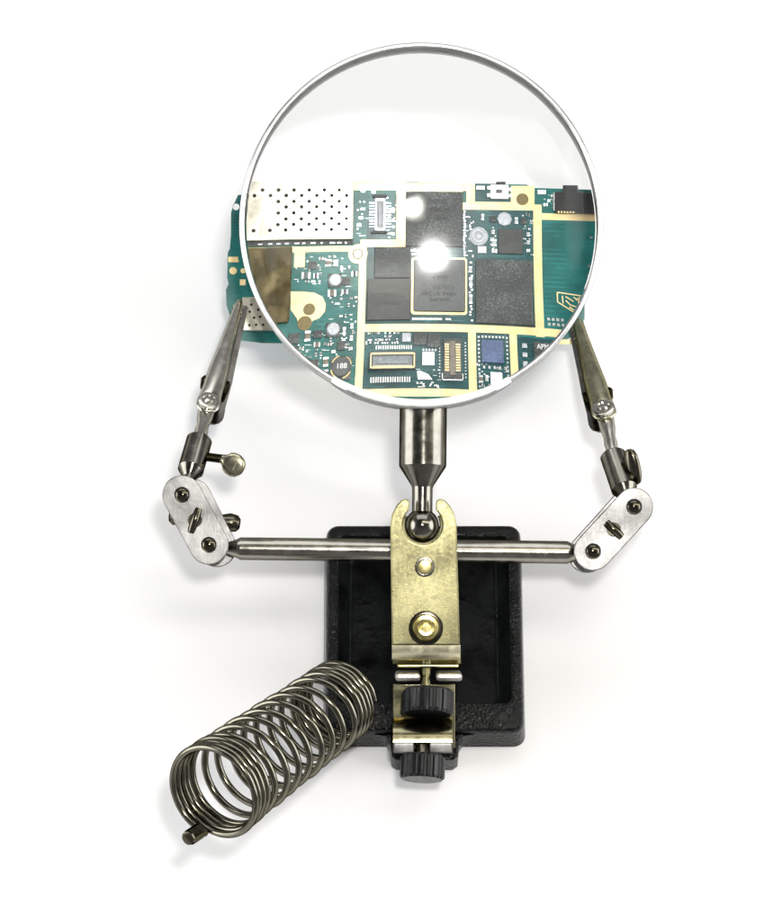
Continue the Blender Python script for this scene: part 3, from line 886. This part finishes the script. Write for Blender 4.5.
for a, c in ((351.3, 353.4), (362.9, 365.4)):
    bm = bmesh.new(); pins(bm, lin(375.5, 412.5, 18), a, c, 1.0, 1.16, 1.2, 0)
    link('contact_row', bm, 'gold', c2, BF, 0)
bm = bmesh.new()
sheet(bm, rrect(X(372.2), X(415.8), Y(364.9), Y(351.6), .15), [rrect(X(373.3), X(414.6), Y(363.8), Y(352.6), .1)[::-1]], 1.05, 1.14)
link('shell', bm, 'gold', c2, BF, 0)
for a, c, e in ((371.5, 375.8, lin(374, 411, 17)), (344, 347.2, lin(378, 412, 16))):
    bm = bmesh.new(); pins(bm, e, a, c, .035, .2, 1.05, 0)
    link('lead_row', bm, 'solder', c2, BF, 0)
bm = bmesh.new()   # connector 3
rect(bm, X(443.6), X(461.6), Y(373.5), Y(337.8), .05, .8, .1)
c3 = link('board_connector', bm, 'chip', board, BF, 40)
bm = bmesh.new(); rect(bm, X(450), X(455.4), Y(371), Y(340.5), .75, 1.05, .08)
link('slot', bm, 'ceramic', c3, BF, 40)
for a, c in ((445.2, 449.4), (456, 460.4)):
    bm = bmesh.new(); pins(bm, lin(343.5, 366.5, 11), a, c, .7, .95, 1.35, 0, False)
    link('contact_row', bm, 'gold', c3, BF, 0)
bm = bmesh.new(); rect(bm, X(443), X(462.2), Y(375), Y(373.9), .05, .9, .05); rect(bm, X(442.2), X(443.3), Y(374), Y(369), .05, .9, .05); rect(bm, X(461.9), X(463), Y(374), Y(369), .05, .9, .05)
link('end_block', bm, 'solder', c3, BF, 40)

# push button
bm = bmesh.new(); rect(bm, X(491), X(509), Y(200), Y(185.6), .05, 1.3, .15)
pb = link('push_button', bm, 'white_part', board, BF, 40)
bm = bmesh.new(); rect(bm, X(497), X(503), Y(194), Y(190.6), 1.25, 1.6, .1)
link('button_stud', bm, 'ceramic_grey', pb, BF, 40)
bm = bmesh.new(); rect(bm, X(496.5), X(506), Y(185.4), Y(182.3), .3, 1.1, .12)
link('plunger', bm, 'black_part', pb, BF, 40)
for (a, c, e, f) in ((487.5, 490.8, 187, 190.5), (487.5, 490.8, 194.5, 198), (509.2, 511.5, 188.5, 192), (509.2, 511.5, 195, 198), (476.8, 485, 187, 190.8)):
    bm = bmesh.new(); rect(bm, X(a), X(c), Y(f), Y(e), .05, .5, .05)
    link('tab', bm, 'solder', pb, BF, 40)
# black side connector
bm = bmesh.new(); rect(bm, X(555), X(582), Y(212.8), Y(192), .05, 2.0, .2)
jb = link('jack_socket', bm, 'black_part', board, BF, 40)
bm = bmesh.new(); rect(bm, X(562.5), X(576), Y(193.5), Y(185.3), .5, 1.7, .1)
link('latch', bm, 'black_part', jb, BF, 40)
bm = bmesh.new(); pins(bm, lin(559, 573, 6), 211.5, 213.3, 1.9, 2.06, 1.5, 0)
link('contact', bm, 'gold', jb, BF, 0)
bm = bmesh.new(); rect(bm, X(553), X(554.7), Y(211), Y(193), .05, 1.2, .05)
link('bracket', bm, 'solder', jb, BF, 40)
comp('side_block', 582.6, 612, 192.5, 213, 1.4, 'black_part', .1)

# round and square inductors, coax switch
def disc(name, cx, cy, rpx, h, mat, seg=24, top=.85):
    bm = bmesh.new()
    lathe(bm, [(0, h), (rpx * KM * top, h), (rpx * KM, h - .25), (rpx * KM, .05)], seg, Matrix.Translation((X(cx), Y(cy), 0)))
    return link(name, bm, mat, board, BF, 40)
for cx, cy in ((335.4, 281.8), (335.2, 328.5)):
    comp('inductor_base', cx - 6.6, cx + 6.6, cy - 6.6, cy + 6.6, .3, 'chip', .05)
    disc('inductor', cx, cy, 6.2, 1.2, 'silver_part')
disc('crystal', 504.8, 220.4, 7.4, 1.1, 'silver_part', 8)
cx, cy = 479, 238
bm = bmesh.new()
lathe(bm, [(9.6 * KM, .05), (9.6 * KM, .5), (8.2 * KM, .6), (8.0 * KM, .45), (6.4 * KM, .45), (6.2 * KM, 1.1), (4.9 * KM, 1.1), (4.7 * KM, .5), (2.6 * KM, .5), (2.3 * KM, .95), (0, .98)], 12, Matrix.Translation((X(cx), Y(cy), 0)))
link('coax_socket', bm, 'silver_part', board, BF, 40)
comp('solder_pad', 478.2, 486.6, 247.8, 254.6, .5, 'white_part', .1)
bm = bmesh.new()
rect(bm, X(335), X(354.5), Y(372.5), Y(352.8), .05, .3, .05)
i8 = link('coil_inductor', bm, 'ceramic_grey', board, BF, 40)
bm = bmesh.new()
lathe(bm, [(0, 1.05), (8 * KM, 1.05), (9 * KM, .85), (9 * KM, .2)], 32, Matrix.Translation((X(344.8), Y(362), 0)))
link('coil_body', bm, 'chip_smooth', i8, BF, 40)
bm = bmesh.new()
for q in range(4):
    bm = bmesh.new(); aa = R(38 + 90 * q)
    tube(bm, [Vector((X(344.8) + 9.4 * KM * math.cos(aa + t), Y(362) + 9.4 * KM * math.sin(aa + t), .45)) for t in (-.45, -.2, 0, .2, .45)], .16, 8)
    link('clasp', bm, 'gold', i8, BF, 50)
text('lettering', '188', 344.8, 362, 4.4, 1.06, 'white_part', i8, 9)
comp('led', 423, 435, 350, 362, .6, 'white_part', .08)
bm = bmesh.new(); sheet(bm, [(X(x), Y(y)) for x, y in ((419, 374), (433, 374), (429, 369.5), (421, 366.5), (418, 367))], [], .05, .35)
link('solder_fillet', bm, 'white_part', board, BF, 0)
comp('led', 489, 500, 366, 378, .6, 'white_part', .08)
comp('crystal', 403, 411.5, 333, 341, .55, 'silver_part', .08)
comp('filter_chip', 414, 427, 332.5, 344, .5, 'chip', .08)
comp('filter_chip', 428, 441, 333, 346, .5, 'chip', .08)

# small passives: body with two soldered ends, each a part of its own
placed = []
keep = [(405, 464, 193, 250), (373, 411, 248, 281), (367, 412, 280, 322), (475, 532, 260, 324), (498, 524, 229, 256), (410, 469, 258, 317), (480, 503, 337, 359), (530, 562, 337, 368), (367, 391, 196, 237),
        (370, 418, 343, 377), (441, 464, 336, 376), (487, 512, 182, 202), (554, 612, 184, 214), (328, 343, 275, 289), (328, 343, 321, 336), (496, 513, 212, 228), (468, 489, 227, 255), (333, 356, 351, 374),
        (422, 436, 349, 363), (488, 501, 365, 379), (417, 434, 365, 375), (402, 412, 332, 342), (413, 442, 332, 347), (293, 332, 289, 329)]
def passive(cx, cy, w, h, mat='ceramic', name='capacitor', hh=.4, endw=.24):
    bm = bmesh.new()
    ww, hx = w * KM, h * KM
    x, y = X(cx), Y(cy)
    if w >= h:
        e = ww * endw
        rect(bm, x - ww / 2 + e, x + ww / 2 - e, y - hx / 2 * .94, y + hx / 2 * .94, .03, hh * .95, .03, 0)
        rect(bm, x - ww / 2, x - ww / 2 + e, y - hx / 2, y + hx / 2, .03, hh, .05, 1); rect(bm, x + ww / 2 - e, x + ww / 2, y - hx / 2, y + hx / 2, .03, hh, .05, 1)
    else:
        e = hx * endw
        rect(bm, x - ww / 2 * .94, x + ww / 2 * .94, y - hx / 2 + e, y + hx / 2 - e, .03, hh * .95, .03, 0)
        rect(bm, x - ww / 2, x + ww / 2, y - hx / 2, y - hx / 2 + e, .03, hh, .05, 1); rect(bm, x - ww / 2, x + ww / 2, y + hx / 2 - e, y + hx / 2, .03, hh, .05, 1)
    placed.append((cx - w / 2 - .6, cx + w / 2 + .6, cy - h / 2 - .6, cy + h / 2 + .6))
    return link(name, bm, [mat, 'solder'], board, BF, 40)
def chipl(cx, cy, w, h, mat='chip', name='small_chip', hh=.5):
    placed.append((cx - w / 2 - .6, cx + w / 2 + .6, cy - h / 2 - .6, cy + h / 2 + .6))
    return comp(name, cx - w / 2, cx + w / 2, cy - h / 2, cy + h / 2, hh, mat, .06)
# measured ones
for c_ in ((313.5, 267, 7.5, 7.5), (299.5, 334.5, 10, 9), (299, 345.5, 10, 9), (304, 356, 10, 8), (321, 332, 8, 7), (319, 359, 9, 10), (344, 343, 7, 8), (346, 283, 9, 7), (493, 220.5, 6, 6), (524, 222, 5.5, 6.5)):
    chipl(*c_)
for c_ in ((328.5, 264.5, 6, 7, 'ceramic'), (335.8, 264.8, 5, 6, 'silver_part'), (307.5, 276.5, 8.5, 6.5, 'ceramic_grey'), (317, 277, 5, 5, 'chip'), (333, 294, 8, 6.5, 'ceramic'), (345.5, 293, 6, 4.5, 'ceramic_grey'),
           (354.5, 275.5, 5.5, 5, 'chip'), (311.8, 333, 5.5, 9.5, 'ceramic'), (321, 341, 6, 4.5, 'ceramic'), (330.3, 356.5, 5, 8, 'ceramic'), (330.5, 366.5, 5, 6.5, 'ceramic'), (322.5, 372.5, 8, 5, 'ceramic'),
           (346.2, 330, 3.2, 7, 'silver_part'), (346, 341, 3.2, 8, 'silver_part'), (353.5, 325.5, 3, 4.5, 'silver_part'), (353.4, 336.5, 3, 4.5, 'silver_part'), (353, 346, 3.6, 3, 'silver_part'),
           (483, 218.5, 3, 6.5, 'silver_part'), (516.5, 221.5, 3.4, 6.5, 'silver_part'), (494.5, 244, 5, 7, 'silver_part'), (494.7, 252.2, 5, 4, 'silver_part'), (493.5, 233.3, 3.5, 4, 'silver_part'),
           (479.5, 372, 4, 6, 'ceramic'), (485.3, 371, 3, 5, 'silver_part'), (522, 341, 4.5, 4, 'silver_part'), (522, 349, 4.5, 4, 'silver_part'), (522, 357, 4.5, 5, 'silver_part'), (528, 235, 3.5, 4, 'silver_part'),
           (528, 243, 3.5, 4, 'silver_part'), (528, 251, 3, 3, 'silver_part'), (541, 192.5, 8, 4.5, 'white_part'), (545, 205, 4, 3.5, 'silver_part'), (470.5, 271, 3.6, 6, 'silver_part'), (471, 283, 3.6, 8, 'silver_part'), (471, 300, 3.4, 9, 'silver_part')):
    passive(*c_)
# the crowd of smaller ones
def crowd(x0, x1, y0, y1, n, wl=(2.2, 4.2), mats=('silver_part', 'ceramic', 'ceramic_grey', 'white_part')):
    k = 0; tries = 0
    while k < n and tries < 500:
        tries += 1
        w, h = random.uniform(*wl), random.uniform(*wl) * .7
        if random.random() < .5: w, h = h, w
        cx, cy = random.uniform(x0, x1), random.uniform(y0, y1)
        r_ = (cx - w / 2 - .5, cx + w / 2 + .5, cy - h / 2 - .5, cy + h / 2 + .5)
        if any(r_[0] < q[1] and r_[1] > q[0] and r_[2] < q[3] and r_[3] > q[2] for q in keep + placed): continue
        passive(cx, cy, w, h, random.choice(mats), 'resistor' if random.random() < .5 else 'capacitor', .3)
        k += 1
crowd(297, 356, 326, 376, 22)
crowd(331, 357, 296, 320, 7, (2, 3.4))
crowd(520, 530, 350, 366, 3, (2, 3))
crowd(463, 474, 196, 212, 0)
crowd(318, 350, 258, 270, 4)
crowd(308, 322, 270, 284, 5)
crowd(368, 403, 332, 342, 10, (2, 3))
crowd(466, 474, 214, 258, 5, (2, 3))
crowd(524, 532, 213, 258, 5, (2, 3))
crowd(392, 396, 198, 238, 4, (2, 3))
crowd(476, 507, 358, 382, 8, (2, 3))
# bare pads: rows of tinned dots round the chips
bm = bmesh.new()
def dot(x, y, w=1.5, h=1.5, z=.1): rect(bm, X(x - w / 2), X(x + w / 2), Y(y + h / 2), Y(y - h / 2), .031, z)
for y in lin(213, 257, 15): dot(464.6 + random.uniform(-.4, .4), y, 1.6, 1.8)
for y in lin(286, 307, 7): dot(369, y, 1.0, 1.0) if False else None
for x in lin(412, 428, 6): dot(x, 252.5, 2.4, 1.4); dot(x + 1, 256.2, 2.2, 1.5)
for x in lin(414, 450, 13): 
    if random.random() < .7: dot(x, 319.3, 2.2, 1.5)
for y in lin(264, 320, 22):
    if random.random() < .85: dot(470.8 + random.uniform(-1.4, 1.4), y, 2.0, 1.5, .12) if not any(abs(y - q) < 5 for q in (271, 283, 300)) else None
for y in lin(335, 378, 13): dot(478.3, y, 1.7, 1.7); dot(505.4, y, 1.7, 1.7)
for x in lin(482, 502, 7): dot(x, 334.6, 1.8, 1.8)
for x in lin(483, 503, 5): dot(x, 361.5, 2, 2.4)
for y in lin(284, 321, 12): dot(366.9 + .0, y, 1.0, 1.3) if False else None
for i in range(5):
    for j in range(2): 
        if not (i == 4 and j == 0): dot(545.5 + 4.2 * i + j * .4, 315.3 + 4.6 * j, 2.6, 2.6)
for y in lin(341, 371, 12): dot(465.2, y, 1.2, 1.1); dot(440, y, 1.1, 1.0)
for x in lin(424, 436, 5): dot(x, 347.8, 1.4, 1.8)
for k in range(26): dot(random.uniform(368, 402), random.choice((332.5, 335.5, 338.5, 341.5)) , 1.4, 1.2)
for k in range(14): dot(random.uniform(418, 440), random.uniform(376, 380), 1.8, 1.0)
for (x, y, w, h) in ((362, 193, 4, 2.5), (372.5, 193.5, 4, 3), (362, 211, 4, 2), (360, 220, 4.5, 2.5), (358.5, 227, 4, 3), (392.5, 212, 3, 4.5), (392.5, 222, 2, 2), (393, 229, 2, 2), (392.5, 236, 2.4, 2.4), (587, 236, 3, 1.6), (585.5, 263.5, 3.4, 2), (584.5, 272.5, 3.4, 2), (584, 277.5, 3, 2), (548, 201, 3, 3), (551, 196, 2.4, 2.4)):
    dot(x, y, w, h)
for (x0, x1, y0, y1, n_) in ((298, 356, 258, 288, 34), (298, 357, 326, 378, 50), (330, 358, 292, 322, 16), (465, 474, 214, 258, 14), (488, 498, 228, 256, 10), (523, 532, 214, 260, 14), (355, 368, 196, 240, 9), (386, 395, 198, 240, 12), (477, 507, 358, 382, 22), (418, 441, 364, 380, 14), (544, 553, 194, 211, 8)):
    for k in range(n_):
        x, y = random.uniform(x0, x1), random.uniform(y0, y1)
        if random.random() < .6: dot(round(x / 2.1) * 2.1, round(y / 2.1) * 2.1, random.choice((.9, 1.2, 1.5)), random.choice((.9, 1.2)), .055 + .0004 * k)
        else: dot(x, y, random.uniform(2, 6), .35, .052 + .0004 * k)
o = link('solder_pads', bm, 'solder', board, BF, 0)
# static warning mark: leaning triangle with strokes
bm = bmesh.new()
def stroke(p, q, w=1.1):
    a_ = Vector((X(p[0]), Y(p[1]), 0)); b_ = Vector((X(q[0]), Y(q[1]), 0))
    dd = (b_ - a_); ang = math.atan2(dd.y, dd.x)
    box(bm, ((a_.x + b_.x) / 2, (a_.y + b_.y) / 2, .03 + .0007 * len(bm.faces) / 6), (dd.length, w * KM, .03), 0, 0, ang)
tri = ((554.5, 290), (576, 292.3), (582, 292.6), (577.5, 312))
for p_, q_ in (((554.5, 290), (584, 292.5)), ((584, 292.5), (577, 312)), ((577, 312), (554.5, 299)), ((554.5, 299), (554.5, 290)), ((559, 293), (559.5, 300)), ((562, 293.5), (569, 297.5)), ((569, 293.5), (575, 297)),
             ((562, 297), (566, 301)), ((566, 301), (575, 303)), ((575, 293), (575, 308)), ((565, 303), (574, 308)), ((571, 296), (574, 294))):
    stroke(p_, q_)
link('warning_mark', bm, 'gold', board, BF, 0)

for o in bpy.data.objects:
    if o.type == 'MESH':
        if o.parent == board or (o.parent and o.parent.parent == board) or o.name == 'tabletop':
            o.cycles.is_caustics_receiver = True

# ------------------------------------------------------------------ camera
cam = bpy.data.cameras.new('camera'); co = bpy.data.objects.new('camera', cam); COL.objects.link(co)
cm = MM @ RIG @ Matrix.Translation((0, 0, CAMD))
loc = cm.to_translation(); 
co.matrix_world = Matrix.Translation(loc) @ RIG.to_3x3().to_4x4()
cam.sensor_fit = 'VERTICAL'; cam.sensor_height = 24; cam.lens = 24 * FPX / 921
cam.clip_start = .02 * K; cam.clip_end = 20 * K
sc.camera = co

# ------------------------------------------------------------------ light
def area(name, pos, size, power, aim=(0, 0, 0), shape='DISK', col=(1, 1, 1), sy=None):
    l = bpy.data.lights.new(name, 'AREA'); l.shape = shape; l.size = size * K
    if sy: l.size_y = sy * K
    l.energy = power * K * K; l.color = col
    o = bpy.data.objects.new(name, l); COL.objects.link(o)
    p = MM @ RIG @ Vector(pos); a = MM @ RIG @ Vector(aim)
    o.location = p
    o.rotation_euler = (a - p).to_track_quat('-Z', 'Y').to_euler()
    l.cycles.is_caustics_light = True
    return o
area('flash', (50, 92, 800), .064, 3.1, (0, 0, -40), col=(1, .975, .93))
area('added_fill_a', (-1080, 40, 270), 1.0, 12.6, (0, 0, -40), 'DISK', (.985, .992, 1))  # added lamps, unseen, that bring the tabletop up to white
area('added_fill_b', (1080, 40, 270), 1.0, 12.6, (0, 0, -40), 'DISK', (.985, .992, 1))
area('added_fill_c', (0, 1100, 520), 1.4, 7.6, (0, 0, -40), 'RECTANGLE', (.985, .992, 1), .7)

# added warm strip, above right of the camera, for highlights on the metal
o = area('added_strip', (0, 0, 0), .9, 2.4, (0, 0, -40), 'RECTANGLE', (1, .94, .80), .14)
pa_, pb_ = RIG @ Vector((10, 420, 800)), RIG @ Vector((880, 290, 560))
pc_ = (pa_ + pb_) / 2
xa = (pb_ - pa_).normalized()
za = (pc_ - RIG @ Vector((0, 20, -10))).normalized()
ya = za.cross(xa).normalized(); za = xa.cross(ya)
pc_ = pc_ * .001 * K
o.matrix_world = Matrix(((xa.x, ya.x, za.x, pc_.x), (xa.y, ya.y, za.y, pc_.y), (xa.z, ya.z, za.z, pc_.z), (0, 0, 0, 1)))

# added ambient fill, shaped for the metal: dim overhead, brighter towards the horizon
w = bpy.data.worlds.new('World'); sc.world = w; w.use_nodes = True
nt = w.node_tree; bg = nt.nodes['Background']
tc = nt.nodes.new('ShaderNodeTexCoord'); sx = nt.nodes.new('ShaderNodeSeparateXYZ')
nt.links.new(tc.outputs['Generated'], sx.inputs[0])
r = ramp(nt, sx.outputs['Z'], [(.0, (.30, .30, .305)), (.55, (.27, .27, .27)), (.8, (.10, .10, .10)), (1.0, (.06, .06, .06))])
nt.links.new(r.outputs['Color'], bg.inputs['Color'])
bg.inputs['Strength'].default_value = 1.0

# ------------------------------------------------------------------ render
sc.render.engine = 'CYCLES'
sc.cycles.use_denoising = True
sc.cycles.caustics_reflective = False
sc.cycles.caustics_refractive = True
sc.cycles.max_bounces = 14
sc.cycles.transmission_bounces = 12
sc.cycles.sample_clamp_indirect = 0
sc.view_settings.view_transform = 'Standard'
sc.view_settings.look = 'None'
sc.view_settings.exposure = 0
sc.view_settings.gamma = 1
